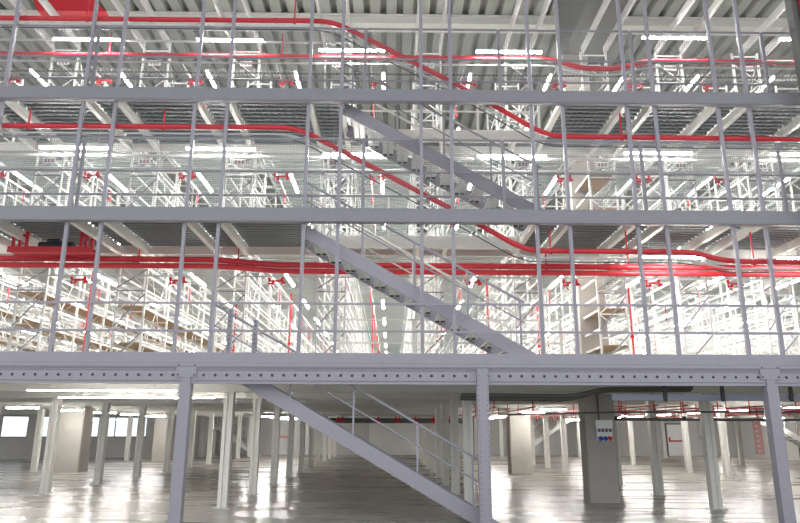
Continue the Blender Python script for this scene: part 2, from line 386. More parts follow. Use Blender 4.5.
# ------------------------------------------------------------------ walkway decks (grating planks) and beams
def planks(x0, x1, y0, y1, zt):
    t = MB(); w = 0.2; y = y0
    while y < y1 - 0.05:
        e = min(y + w - 0.014, y1)
        t.box(x0, x1, y, e, zt - 0.012, zt)                        # top sheet
        t.box(x0, x1, y, y + 0.006, zt - 0.07, zt - 0.012); t.box(x0, x1, e - 0.006, e, zt - 0.07, zt - 0.012)   # lips
        t.box(x0, x1, y, y + 0.03, zt - 0.074, zt - 0.068); t.box(x0, x1, e - 0.03, e, zt - 0.074, zt - 0.068)
        n = int((x1 - x0) / 0.16)
        for k in range(n):                                           # pressed cross ribs of the plank
            xx = x0 + 0.05 + k * 0.16
            t.box(xx, xx + 0.05, y + 0.02, e - 0.02, zt - 0.04, zt - 0.012)
        y += w
    return t
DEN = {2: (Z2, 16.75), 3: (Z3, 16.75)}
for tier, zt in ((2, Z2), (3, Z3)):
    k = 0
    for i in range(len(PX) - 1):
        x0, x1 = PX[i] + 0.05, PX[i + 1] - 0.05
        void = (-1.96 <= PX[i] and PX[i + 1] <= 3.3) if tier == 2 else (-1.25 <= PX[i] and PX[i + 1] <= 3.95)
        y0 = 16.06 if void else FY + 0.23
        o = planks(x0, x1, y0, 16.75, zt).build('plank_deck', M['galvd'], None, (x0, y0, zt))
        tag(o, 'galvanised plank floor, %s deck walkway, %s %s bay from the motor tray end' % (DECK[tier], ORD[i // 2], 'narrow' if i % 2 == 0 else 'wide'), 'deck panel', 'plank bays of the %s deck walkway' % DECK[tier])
    for i, x in enumerate(PX):
        inv = (-1.9 < x < 3.0) if tier == 2 else (-1.1 < x < 3.8)
        y0 = 15.95 if inv else FY + 0.14
        t = MB(); t.box(x - 0.03, x + 0.03, y0, 16.85, zt - 0.27, zt - 0.08); t.box(x - 0.055, x + 0.055, y0, 16.85, zt - 0.285, zt - 0.265)
        tag(t.build('walkway_beam', M['cream'], None, (x, y0, zt - 0.2)), 'cream beam under the %s deck walkway, %s from the motor tray end' % (DECK[tier], ORD[i]), 'beam', 'cream beams under the %s deck walkway' % DECK[tier])
    xa, xb = (-1.95, 3.2) if tier == 2 else (-1.2, 3.95)
    t = MB(); t.box(xa, xb, 15.90, 15.98, zt - 0.31, zt + 0.0); t.box(xa, xb, 15.86, 15.98, zt - 0.33, zt - 0.30)
    tag(t.build('void_beam', M['cream']), 'pale edge beam along the stair void of the %s deck' % DECK[tier], 'beam')
    t = MB(); t.box(-12, 13, 16.78, 16.84, zt - 0.28, zt - 0.05)
    tag(t.build('walkway_edge_beam', M['cream']), 'pale beam along the shelving side of the %s deck walkway' % DECK[tier], 'beam')
# top level beams over the third deck
for i, x in enumerate(PX):
    t = MB(); t.box(x - 0.035, x + 0.035, FY + 0.14, 16.9, Z4 - 0.1, Z4 + 0.12)
    tag(t.build('top_beam', M['white'], None, (x, FY, Z4)), 'white beam above the third deck, %s from the motor tray end' % ORD[i], 'beam', 'white top beams under the roof')

# void side railing (inner) on decks 1 and 2
def inner_rail(zf, xa, xb, label):
    r = empty('inner_railing', (xa, 15.9, zf), label, 'railing')
    n = 4
    for k in range(n):
        x = xa + (xb - xa) * k / (n - 1)
        t = MB(); t.box(x - 0.03, x + 0.03, 15.78, 15.84, zf - 0.01 if zf < 4 else zf - 0.25, zf + 1.05); t.build('post', M['cream'], r)
    for z in (1.03, 0.47):
        t = MB(); t.box(xa, xb, 15.79, 15.83, zf + z - 0.02, zf + z + 0.02); t.build('rail', M['cream'], r)
inner_rail(Z1, -1.25, 4.05, 'cream railing on the inner side of the first deck stair opening')
inner_rail(Z2, -1.7, 3.1, 'cream railing on the inner side of the second deck stair void')
inner_rail(Z3, -1.0, 3.8, 'cream railing on the inner side of the third deck stair void')

# ------------------------------------------------------------------ stairs
def stair(xt, zt, xb, zb, ya, yb, label, ms, mt, rails, rail_top=0.0, stop=0.0, name='staircase', steps=None, rmat=None):
    # straight flight parallel to the deck front, from (xt,zt) down to (xb,zb)
    r = empty(name, (xb, ya, zb), label, 'staircase')
    rmat = rmat or ms
    sl = (zb - zt) / (xb - xt); ang = math.atan(sl)
    for y in (ya, yb):
        t = MB(); h = 0.165
        t.prism([(xt, zt + h), (xt, zt - h), (xb - h / abs(sl) * (1 if xb > xt else -1) * 1.0, zb), (xb + h / abs(sl) * (1 if xb > xt else -1), zb)], 'y', y, y + 0.012)
        d = Vector((xb - xt, 0, zb - zt)).normalized(); nn = Vector((-d.z, 0, d.x)); nn = nn if nn.z > 0 else -nn
        fy = y + 0.03 if y == ya else y - 0.02
        for s_ in (1, -1):
            p = Vector((xt, fy, zt + s_ * (h - 0.006))); q = Vector((xb, fy, zb + s_ * (h - 0.006)))
            if s_ < 0: q = p + (q - p) * (1 - h / abs(zt - zb) * 1.0)
            t.bar(p, q, 0.05, 0.010, up=nn)
        t.build('stringer', ms, r)
    n = steps or max(3, round(abs(zt - zb) / 0.205))
    t0 = None
    for i in range(1, n):
        f_ = i / n; x = xb + (xt - xb) * f_; z = zb + (zt - zb) * f_ - 0.07
        t = MB()
        for cx in (x - 0.068, x + 0.068):          # two folded planks per tread
            t.box(cx - 0.062, cx + 0.062, ya + 0.014, yb - 0.002, z - 0.004, z)
            for e_ in (-0.062, 0.058): t.box(cx + e_, cx + e_ + 0.004, ya + 0.014, yb - 0.002, z - 0.035, z - 0.004)
            t.box(cx - 0.05, cx + 0.05, yb - 0.12, yb - 0.03, z - 0.03, z - 0.004, 1)
        t.box(x - 0.13, x + 0.13, ya + 0.02, ya + 0.04, z - 0.04, z - 0.004); t.box(x - 0.13, x + 0.13, yb - 0.03, yb - 0.01, z - 0.04, z - 0.004)
        if t0 is None: t0 = t.build('tread', [mt, M['cable']], r); tx, tz = x, z
        else:
            o = t0.copy(); COL.objects.link(o); o.parent = r; o.location = t0.location + Vector((x - tx, 0, z - tz))
    near_mat = rmat
    for y in rails:
        yy = y + 0.006; rmat = near_mat if y == ya else M['cream']
        a = Vector((xt, yy, zt + 1.15)); c = Vector((xb, yy, zb + 1.15)); dd = (c - a)
        a2 = a - dd * rail_top; c2 = a + dd * (1 - stop)
        t = MB(); t.tube([a2, c2], 0.028, 10); t.build('handrail', rmat, r)
        lo = Vector((0, 0, -0.44)); t = MB(); t.tube([a2 + lo, c2 + lo], 0.018, 8); t.build('mid_rail', rmat, r)
        for k in range(5):
            p = a + dd * (0.045 + 0.235 * k) if k < 4 else c2 - dd * 0.02
            t = MB(); t.box(p.x - 0.02, p.x + 0.02, yy - 0.018, yy + 0.018, p.z - 1.05, p.z - 0.01); t.build('baluster', rmat, r)
    return r
S = 0.57
stair(-3.70, 3.22, 1.95, 0.0, 14.18, 15.40, 'lavender ground stair rising behind the perforated beam to the first deck', M['lav'], M['tread'], [14.18], 0.02, 0.03)
stair(-2.05, 6.18, 2.88, Z1, 14.22, 15.45, 'lavender stair flight with metal treads between first and second deck', M['lav'], M['tread'], [14.22, 15.45], 0.0, 0.0)
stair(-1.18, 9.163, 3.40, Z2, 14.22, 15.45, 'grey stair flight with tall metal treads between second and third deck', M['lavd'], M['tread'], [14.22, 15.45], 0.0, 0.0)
# far stairs on the ground
stair(-12.6, 2.0, -9.7, 0.0, 50.0, 51.2, 'distant white stair at the rear wall on the window side', M['white'], M['galvd'], [50.0, 51.2], 0, 0, 'distant_staircase')
t = empty('stair_landing', (-13.0, 50.6, 0), 'distant white landing frame beside the white stair at the rear', 'landing')
b = MB(); b.box(-15.6, -12.6, 50.0, 51.2, 1.85, 2.05); b.build('platform', M['white'], t)
for x in (-15.4, -14.2, -12.8):
    b = MB(); b.box(x - 0.05, x + 0.05, 50.0, 50.1, 0, 1.85); b.build('leg', M['white'], t)
b = MB()
for x in (-15.5, -14.8, -14.1, -13.4, -12.7): b.box(x - 0.025, x + 0.025, 50.0, 50.05, 2.05, 2.9)
b.box(-15.6, -12.6, 50, 50.05, 2.85, 2.92); b.build('railing', M['white'], t)
stair(13.0, 2.9, 8.6, 0.0, 48.2, 49.3, 'distant white stair behind the concrete pillar under the lamp row', M['white'], M['galvd'], [48.2], 0, 0, 'distant_staircase')
stair(22.6, 2.4, 25.6, 0.6, 40.5, 41.5, 'distant white stair by the striped wall', M['white'], M['galvd'], [40.5], 0, 0, 'distant_staircase')

# perforated uprights at the head of the ground stair on the first deck
for k, (x, zt) in enumerate(((-3.62, 4.45), (-3.05, 4.2))):
    t = MB(); t.box(x - 0.055, x + 0.055, 14.75, 14.85, Z1 - 0.03, zt)
    for i in range(10): t.box(x - 0.012, x + 0.012, 14.744, 14.752, Z1 + 0.08 + i * 0.1, Z1 + 0.12 + i * 0.1, 1)
    tag(t.build('stub_post', [M['lav'], M['ink']], None, (x, 14.8, Z1)), ['short perforated lavender post at the head of the ground stair, the taller', 'short perforated lavender post at the head of the ground stair, the lower'][k], 'post')

# ------------------------------------------------------------------ red pipes
def pipe(name, pts, r, m, label, group=None, rad=0.5, hang=None, hang_h=0.4, seg=12, clamps=True, cat='pipe'):
    P = bend(pts, rad)
    root = empty(name, pts[0], label, cat, group)
    t = MB(); t.tube(P, r, seg); t.build('pipe_run', m, root)
    if clamps:
        # couplings along the run
        acc = 0; nxt = 1.5
        for a, b in zip(P[:-1], P[1:]):
            L = (b - a).length
            while nxt < acc + L:
                p = a + (b - a) * ((nxt - acc) / L); d = (b - a).normalized()
                t = MB(); t.tube([p - d * 0.04, p + d * 0.04], r * 1.1, seg); t.build('coupling', m, root); nxt += 3.0
            acc += L
    for (x, y, z, h) in (hang or []):
        t = MB(); t.bar((x, y, z), (x, y, z + h), 0.03, 0.03); t.tube([(x - 0.025, y, z), (x + 0.025, y, z)], r * 1.25, seg); t.build('hanger', M['red'], root)
    return root
PY = 14.0 + 0.12
PYP = 14.6
# the run that starts on the third deck and dives to the second
def scale_y(pts, Y, Y0=14.35):
    # keep to the same sight lines seen from the hall floor, at depth Y
    k = Y / Y0; return [(x * k, Y, H + (z - H) * k) for x, z in pts]
A = scale_y([(-10.5, 11.54), (-1.5, 11.55), (1.76, 9.72), (3.62, 8.53), (12.5, 8.49)], 14.145, 14.35)
pipe('sprinkler_pipe', A, 0.06, M['red'], 'red sprinkler pipe diving from the third deck to the second along the stair', 'red sprinkler mains', 0.45,
     [(-7.4, A[0][1], A[0][2], 0.9), (-2.4, A[0][1], A[0][2], 0.8), (5.3, A[0][1], A[-1][2], 0.65), (7.6, A[0][1], A[-1][2], 0.65)])
B = scale_y([(-10.2, 8.68), (-2.25, 8.70), (1.26, 6.76), (2.76, 5.88), (3.15, 5.74), (6.75, 5.73), (7.5, 5.52), (12.5, 5.5)], 14.145, 14.35)
pipe('sprinkler_pipe', B, 0.06, M['red'], 'red sprinkler pipe diving from the second deck to the first along the stair', 'red sprinkler mains', 0.45,
     [(-8.4, B[0][1], B[0][2], 0.45), (-5.3, B[0][1], B[0][2], 0.45), (3.5, B[0][1], B[5][2], 0.5), (5.2, B[0][1], B[5][2], 0.5), (8.0, B[0][1], B[-1][2], 0.7)])
for nm, Q, lb in (('A', A, 'thin grey conduit under the red pipe between third and second deck'), ('B', B, 'thin grey conduit under the red pipe between second and first deck')):
    Q2 = [(x - 0.05, y + 0.0, z - 0.17) for x, y, z in Q]
    pipe('conduit', Q2, 0.022, M['galv'], lb, None, 0.45, clamps=False)
    Q3 = [(x - 0.1, y + 0.0, z - 0.25) for x, y, z in Q]
    pipe('conduit', Q3, 0.014, M['cable'], lb.replace('thin grey', 'thin dark'), None, 0.45, clamps=False)
C = [(-14, 16.3, 5.99), (-4.4, 16.3, 5.99), (-3.1, 16.3, 5.86), (14, 16.3, 5.86)]
pipe('sprinkler_pipe', C, 0.075, M['red'], 'thick upper red main crossing behind the first deck stair', 'red sprinkler mains', 0.5,
     [(-6.4, 16.3, 5.99, 0.3), (-3.9, 16.3, 5.95, 0.35), (3.9, 16.3, 5.86, 0.4), (6.0, 16.3, 5.86, 0.4)], 0.3)
C = [(-14, 16.3, 5.82), (-4.2, 16.3, 5.82), (-3.0, 16.3, 5.70), (14, 16.3, 5.69)]
pipe('sprinkler_pipe', C, 0.07, M['red'], 'thick lower red main crossing behind the first deck stair', 'red sprinkler mains', 0.5)
D = [(-14, 15.9, 11.5), (4.35, 15.9, 11.5), (5.0, 15.9, 11.24), (5.95, 15.9, 11.22), (6.8, 15.9, 11.48), (14, 15.9, 11.47)]
pipe('sprinkler_pipe', D, 0.07, M['red'], 'red pipe across the third deck dipping below the roof girder', 'red sprinkler mains', 0.35,
     [(6.4, 15.9, 11.4, 0.7), (-7.6, 15.9, 11.5, 0.7), (-3.0, 15.9, 11.5, 0.7)])
pipe('conduit', [(x, y + 0.1, z - 0.13) for x, y, z in D], 0.025, M['galv'], 'thin grey conduit under the red pipe across the third deck', None, 0.35, clamps=False)
pipe('conduit', [(-14, 15.9, 8.62), (14, 15.9, 8.62)], 0.04, M['cream'], 'white conduit crossing the second deck below the walkway lamps', None, clamps=False)
pipe('conduit', [(-14, 16.55, 8.55), (14, 16.55, 8.55)], 0.025, M['galv'], 'thin galvanised conduit crossing the second deck by the shelving', None, clamps=False)
pipe('conduit', [(-14, 16.0, 12.0), (-1.2, 16.0, 12.0)], 0.03, M['galv'], 'thin galvanised conduit crossing the third deck on the motor tray side', None, clamps=False)
pipe('conduit', [(-14, 16.4, 5.58), (14, 16.4, 5.58)], 0.02, M['galv'], 'thin galvanised conduit below the thick red mains', None, clamps=False)
# cable trays (wire baskets) over the walkways
def tray(z, y, label, x0=-13, x1=13):
    r = empty('cable_tray', (x0, y, z), label, 'cable tray')
    t = MB()
    for yy in (y, y + 0.2):
        for zz in (z, z + 0.06): t.box(x0, x1, yy - 0.004, yy + 0.004, zz - 0.004, zz + 0.004)
    x = x0
    while x < x1:
        t.box(x - 0.003, x + 0.003, y, y + 0.2, z - 0.004, z + 0.002); t.box(x - 0.003, x + 0.003, y - 0.003, y + 0.003, z, z + 0.06); t.box(x - 0.003, x + 0.003, y + 0.197, y + 0.203, z, z + 0.06); x += 0.1
    t.build('basket', M['galv'], r)
    t = MB(); t.tube([(x0, y + 0.06, z + 0.02), (x1, y + 0.06, z + 0.02)], 0.012, 6); t.tube([(x0, y + 0.12, z + 0.02), (x1, y + 0.12, z + 0.02)], 0.012, 6); t.build('cable', M['cable'], r)
tray(11.95, 15.2, 'wire basket cable tray crossing the third deck', -13, -1.3)
tray(11.3, 16.35, 'wire basket cable tray along the shelving of the third deck')
tray(8.75, 16.15, 'wire basket cable tray along the shelving of the second deck')

# red motor tray tray on the first deck and red housing under the roof
t = empty('motor_tray', (-8.2, 15.7, 5.95), 'red steel tray with a black motor hung under the second deck', 'hoist')
b = MB(); b.box(-9.22, -7.22, 15.45, 15.75, 5.95, 5.98); b.box(-9.22, -7.22, 15.43, 15.45, 5.92, 6.07); b.box(-9.22, -7.22, 15.75, 15.77, 5.92, 6.07); b.build('tray', M['red'], t)
for x in (-9.15, -9.00, -8.83, -7.52, -7.40, -7.26):
    b = MB(); b.box(x - 0.03, x + 0.03, 15.5, 15.56, 5.98, 6.455); b.build('strut', M['red'], t)
for x in (-9.0, -7.4):
    b = MB(); b.box(x - 0.14, x + 0.16, 15.48, 15.58, 6.33, 6.39); b.build('strut', M['red'], t)
b = MB(); b.tube([(-8.55, 15.6, 6.14), (-7.72, 15.6, 6.14)], 0.085, 14); b.tube([(-8.35, 15.6, 6.24), (-8.05, 15.6, 6.24)], 0.07, 12); b.box(-8.5, -7.8, 15.55, 15.65, 6.05, 6.1); b.build('motor', M['dark'], t)
t = empty('roof_housing', (-8.5, 17.0, 13.3), 'red sheet housing with dark machinery hung under the roof', 'housing')
b = MB(); b.prism([(-10.45, 13.95), (-10.2, 13.42), (-8.25, 13.42), (-8.75, 13.95)], 'y', 16.75, 17.2); b.build('hood', M['red'], t)
b = MB(); b.box(-10.4, -8.8, 16.62, 16.75, 13.9, 13.98); b.build('rim', M['galv'], t)
b = MB(); b.box(-9.9, -9.5, 16.8, 17.2, 13.95, 14.25); b.box(-9.3, -8.9, 16.8, 17.2, 13.95, 14.2); b.build('machine', M['dark'], t)
for x in (-10.3, -8.7):
    b = MB(); b.bar((x, 17.1, 13.9), (x, 17.1, 15.62), 0.05, 0.05); b.build('hanger', M['cream'], t)

# dark steel column at the frame's upper corner
t = empty('steel_column', (9.32, 13.3, 0), 'dark grey steel column in front of the decks with a red pipe on it', 'column')
b = MB(); b.box(9.13, 9.16, 13.2, 13.42, 0, 15.6); b.box(9.5, 9.53, 13.2, 13.42, 0, 15.6); b.box(9.16, 9.5, 13.3, 13.32, 0, 15.6); b.build('profile', M['concg'], t)
b = MB(); b.tube([(9.36, 13.24, 0.2), (9.36, 13.24, 15.4)], 0.035, 10); o = b.build('riser_pipe', M['red'], t); o['label'] = 'red pipe'

# ------------------------------------------------------------------ racks
ROWX = [-22.16, -19.6, -17.03, -14.46, -11.89, -9.32, -6.75, -4.18, -1.58, 0.98, 3.55, 5.73, 7.89, 10.1, 12.4, 14.8, 17.2, 19.6, 22.0]
HW = 0.36; R0 = 16.95; BAY = 1.8
def frame_mesh(h, nm):
    m = MB(); w = 0.045
    for s_ in (-1, 1):
        m.box(s_ * HW - w / 2, s_ * HW + w / 2, -0.035, 0.035, 0, h)
    z = 0.15; d = 1
    while z < h - 0.5:
        m.box(-HW, HW, -0.012, 0.012, z - 0.015, z + 0.015)
        m.bar((-HW * d, 0, z), (HW * d, 0, min(z + 0.62, h - 0.02)), 0.022, 0.022); z += 0.62; d = -d
    m.box(-HW, HW, -0.012, 0.012, h - 0.12, h - 0.08)
    return m.mesh(nm, M['white'])
def foot_mesh():
    m = MB()
    for s_ in (-1, 1): m.box(s_ * HW - 0.06, s_ * HW + 0.06, -0.06, 0.06, 0, 0.012)
    return m.mesh('foot_plate', M['galv'])
foot = foot_mesh()
plate_me = None
pm = MB(); pm.box(-0.17, 0.17, -0.075, -0.06, 0, 0.16)
for k in range(3): pm.box(-0.12 + k * 0.09, -0.06 + k * 0.09, -0.079, -0.074, 0.03, 0.13, 1)
plate_me = pm.mesh('label_plate', [M['plastic'], mat('plate_print', (0.45, 0.30, 0.30), 0.6)])
def child(name, me, parent, loc=(0, 0, 0)):
    o = bpy.data.objects.new(name, me); COL.objects.link(o); o.parent = parent; o.location = loc; return o
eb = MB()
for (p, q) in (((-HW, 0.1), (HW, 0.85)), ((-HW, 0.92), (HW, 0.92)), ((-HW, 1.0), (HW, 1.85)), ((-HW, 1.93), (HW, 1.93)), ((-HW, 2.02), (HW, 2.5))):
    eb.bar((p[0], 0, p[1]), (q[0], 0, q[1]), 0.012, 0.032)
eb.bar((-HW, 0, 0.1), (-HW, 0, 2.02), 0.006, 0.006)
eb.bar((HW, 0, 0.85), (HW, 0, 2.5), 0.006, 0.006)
EB = eb.mesh('end_brace', M['lavd'])  # front braces in darker grey, their backlit shade put into the colour
FM = {1: frame_mesh(Z2 - Z1 - 0.02, 'shelf_frame'), 2: frame_mesh(Z3 - Z2 - 0.02, 'shelf_frame'), 3: frame_mesh(Z4 - Z3 - 0.02, 'shelf_frame')}
YEND = {1: 40.5, 2: 27.0, 3: 22.6}
ZF = {1: Z1, 2: Z2, 3: Z3}
CLEAR = {1: 0.66, 2: 0.68, 3: 0.70}
LEV = {1: [0.12, 0.55, 1.0, 1.5, 1.85, 2.35], 2: [0.12, 0.6, 1.1, 1.6, 2.1], 3: [0.12, 0.7, 1.3, 1.9]}
row_range = {}
nvis = {1: 0, 2: 0, 3: 0}
beam_cache = {}
def long_beam(y0, y1):
    k = (round(y0, 2), round(y1, 2))
    if k not in beam_cache:
        m = MB()
        for s_ in (-1, 1): m.box(s_ * HW - 0.016, s_ * HW + 0.016, y0, y1, -0.028, 0.028)
        beam_cache[k] = m.mesh('shelf_beam', M['white'])
    return beam_cache[k]
brace_cache = {}
def brace(h):
    k = round(h, 2)
    if k not in brace_cache:
        m = MB(); m.bar((HW, 0, 0.1), (HW, BAY, h - 0.15), 0.010, 0.03); m.bar((HW, 0, h - 0.15), (HW, BAY, 0.1), 0.010, 0.03)
        brace_cache[k] = m.mesh('cross_brace', M['white'])
    return brace_cache[k]
BOARDS = {(1, -11.89): [(0, 10, 4), (0, 9, 2)], (1, -9.32): [(0, 10, 4), (0, 9, 2)], (1, -6.75): [(0, 9, 3), (0, 8, 1)], (1, -14.46): [(0, 8, 4)],
          (1, 5.73): [(0, 1, 1), (0, 1, 3)], (1, 3.55): [(1, 2, 1)], (2, 5.73): [(0, 1, 2), (0, 1, 4)]}
def shelf_word(i): return ORD[i]
for tier in (1, 2, 3):
    idx = 0
    for X in ROWX:
        if abs(X) > {1: 30, 2: 15.5, 3: 13}[tier]: continue
        yend = 48.5 if (tier == 1 and abs(X) < 8.5) else YEND[tier]; i0 = 0
        while abs(X) / (R0 + i0 * BAY) > CLEAR[tier]: i0 += 1
        if X < 0 and tier == 1: yend = min(yend, WY(X) - 2.5)
        n = int((yend - R0) / BAY) + 1
        if n - i0 < 2: continue
        yf = R0 + i0 * BAY; yl = R0 + (n - 1) * BAY
        extra = ''
        if tier == 1 and (tier, X) in BOARDS: extra = ' with brown boards'
        r = empty('shelving_run', (X, yf, ZF[tier]), 'white shelving run%s, %s deck, %s from the motor tray end' % (extra, DECK[tier], ORD[idx]), 'shelving', 'shelving runs on the %s deck' % DECK[tier]); idx += 1
        h = {1: Z2 - Z1, 2: Z3 - Z2, 3: Z4 - Z3}[tier]
        for k in range(n - i0): child('shelf_frame', FM[tier], r, (0, k * BAY, 0))
        for z in LEV[tier]: child('shelf_beam', long_beam(0, yl - yf), r, (0, 0, z))
        for k in range(0, n - i0 - 1, 2): child('cross_brace', brace(h), r, (0, k * BAY, 0))
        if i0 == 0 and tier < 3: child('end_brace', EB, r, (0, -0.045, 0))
        if i0 == 0: child('foot_plate', foot, r)
        if i0 == 0: child('label_plate', plate_me, r, (0, 0, h - 0.62))
        for (a, c, lv) in BOARDS.get((tier, X), []):
            m = MB(); y = a * BAY
            m.box(-HW + 0.02, HW - 0.02, max(0.02, (a - i0) * BAY), (c - i0) * BAY, LEV[tier][lv] + 0.03, LEV[tier][lv] + 0.052)
            child('shelf_board', m.mesh('shelf_board', M['board']), r)

# aisle decks
AIS = [((ROWX[i] + HW + 0.05), (ROWX[i + 1] - HW - 0.05)) for i in range(len(ROWX) - 1)]
def aisle_deck(x0, x1, y0, y1, zt):
    t = MB(); y = y0
    while y < y1 - 0.05:
        e = y + 0.29; t.box(x0, x1, y, e, zt - 0.012, zt); t.box(x0, x1, y, y + 0.008, zt - 0.06, zt - 0.012); t.box(x0, x1, e - 0.008, e, zt - 0.06, zt - 0.012); y += 0.3
    for x in (x0 + 0.02, x1 - 0.06): t.box(x, x + 0.05, y0, y1, zt - 0.16, zt - 0.062)
    return t
for tier, zt, yend, xm in ((2, Z2, 41, 22.5), (3, Z3, 28, 15)):
    k = 0
    for (x0, x1) in AIS:
        if 5 < x1 < 5.5: x1 = 5.19
        if max(abs(x0), abs(x1)) > xm: continue
        y0 = 16.9
        while min(abs(x0), abs(x1)) / y0 > 0.68: y0 += 1.8
        ye = min(yend, WY(x0) - 2.6) if x0 < 0 else yend
        if tier == 2 and abs(x0) < 8.5: ye = 49.5
        o = aisle_deck(x0, x1, y0, ye, zt).build('aisle_deck', M['galv'], None, (x0, y0, zt))
        tag(o, 'galvanised aisle floor, %s deck, %s aisle from the motor tray end' % (DECK[tier], ORD[k]), 'deck panel', 'aisle floors of the %s deck' % DECK[tier]); k += 1

# ------------------------------------------------------------------ lamps
def lamp_meshes(L, along, tm):
    h = MB(); g = MB()
    a, w = L / 2, (0.046 if L < 3 else 0.018)
    hs = [(-w, 0), (-w * 0.75, w), (w * 0.75, w), (w, 0)]
    gs = [(-w * .85, -0.001), (-w * .75, -w * .6), (-w * .3, -w * .9), (w * .3, -w * .9), (w * .75, -w * .6), (w * .85, -0.001)]
    h.prism(hs, along, -a, a)
    # prism along y takes (x, z), along x takes (y, z)
    g.prism(gs, along, -a + 0.02, a - 0.02)
    return h.mesh('housing', M['plastic']), g.mesh('tube', M[tm])
def hang_mesh(L, along, h):
    m = MB(); m.box(-0.006, 0.006, -0.006, 0.006, 0.016, 0.06 + h)
    return m.mesh('hanger', M['galv'])
LM = {}
def lamp(x, y, z, L, along, label, group, hh, tm='tube'):
    k = (L, along, round(hh, 2), tm)
    if k not in LM: LM[k] = lamp_meshes(L, along, tm) + (hang_mesh(L, along, hh),)
    a, b, c = LM[k]
    r = empty('tube_lamp', (x, y, z), label, 'lamp', group)
    child('housing', a, r); child('tube', b, r)
    for s_ in (-0.35, 0.35): child('hanger', c, r, (s_ * L, 0, 0) if along == 'x' else (0, s_ * L, 0))
WN_ = ['over the motor tray side', 'past the first bracket post', 'at the stair head', 'at the stair foot', 'beside the roof girder', 'at the far end']
for tier, ls in ((3, [(-8.10, 11.80), (-4.33, 11.82), (-1.10, 11.55), (3.05, 11.55), (7.5, 12.02), (11.2, 12.02)]), (2, [(-8.05, 8.72), (-4.36, 8.72), (-0.9, 8.60), (3.02, 8.58), (6.76, 8.70), (10.5, 8.70)]),
                 (1, [(6.9, 5.96), (10.3, 5.96)])):
    for k, (x, z) in enumerate(ls):
        top = {3: Z4 - 0.12, 2: Z3 - 0.08, 1: Z2 - 0.08}[tier]
        if tier > 1: wd = ['over the motor tray end', 'past the first bracket post', 'near the stair head', 'near the stair foot', 'past the concrete pillar', 'at the far end'][k]
        else: wd = ['just past the concrete pillar', 'at the far end'][k]
        lamp(x, 15.62, z, 1.75, 'x', 'white tube lamp crossing the %s deck walkway, %s' % (DECK[tier], wd), 'lamps across the walkways', max(0.05, top - z - 0.06))
for tier in (1, 2, 3):
    zl = {1: Z2 - 0.62, 2: Z3 - 0.62, 3: Z4 - 0.4}[tier]
    hh = {1: 0.39, 2: 0.39, 3: 0.30}[tier]
    ai = 0
    for (x0, x1) in AIS:
        xc = (x0 + x1) / 2
        if abs(xc) > {1: 23, 2: 14, 3: 13}[tier]: continue
        j = 0; y = 18.25
        while y < {1: 41, 2: 27, 3: 22.5}[tier]:
            ok = abs(xc) / y < 0.62 and not (xc < 0 and y > WY(xc) - 3)
            if ok:
                lamp(xc, y, zl, 1.45, 'y', 'white tube lamp, %s deck, %s aisle from the motor tray, %s lamp back' % (DECK[tier], ORD[ai], ORD[j]), 'lamps along the %s deck aisles' % DECK[tier], hh); j += 1
            y += 3.6
        ai += 1
GY = [18.4, 22.0, 25.6, 29.2, 32.8, 36.4, 40.0, 44.0, 48.0]
for X, L, rl in ((-13.8, 1.2, 'in the row by the windows'), (-7.2, 1.2, 'in the row over the distant stair'), (6.1, 1.0, 'in the row behind the socket box'), (12.9, 1.2, 'in the row over the second bracket post'), (22.6, 1.2, 'in the row added to light the striped side wall')):  # the row by the striped wall is added only to brighten that wall
    k = 0
    for y in GY:
        if abs(X) / y > 0.62 or (X < -13 and 41 < y) or (X == 6.1 and y < 25) or (X == -7.2 and y < 36): continue
        if X == -13.8 and 30.2 < y < 32: continue
        lamp(X, y, 2.62, L, 'x', 'white tube lamp under the first deck, %s %s' % (ORD[k], rl), 'lamps under the first deck', 0.29, 'tubeh'); k += 1

lamp(-6.4, 15.0, 2.66, 3.3, 'x', 'long thin tube lamp under the first deck, just behind the perforated beam', 'lamps under the first deck', 0.25, 'tubeh')
lamp(-7.2, 19.2, 2.70, 4.4, 'x', 'long thin tube lamp under the first deck, behind the first line of columns', 'lamps under the first deck', 0.21, 'tubeh')
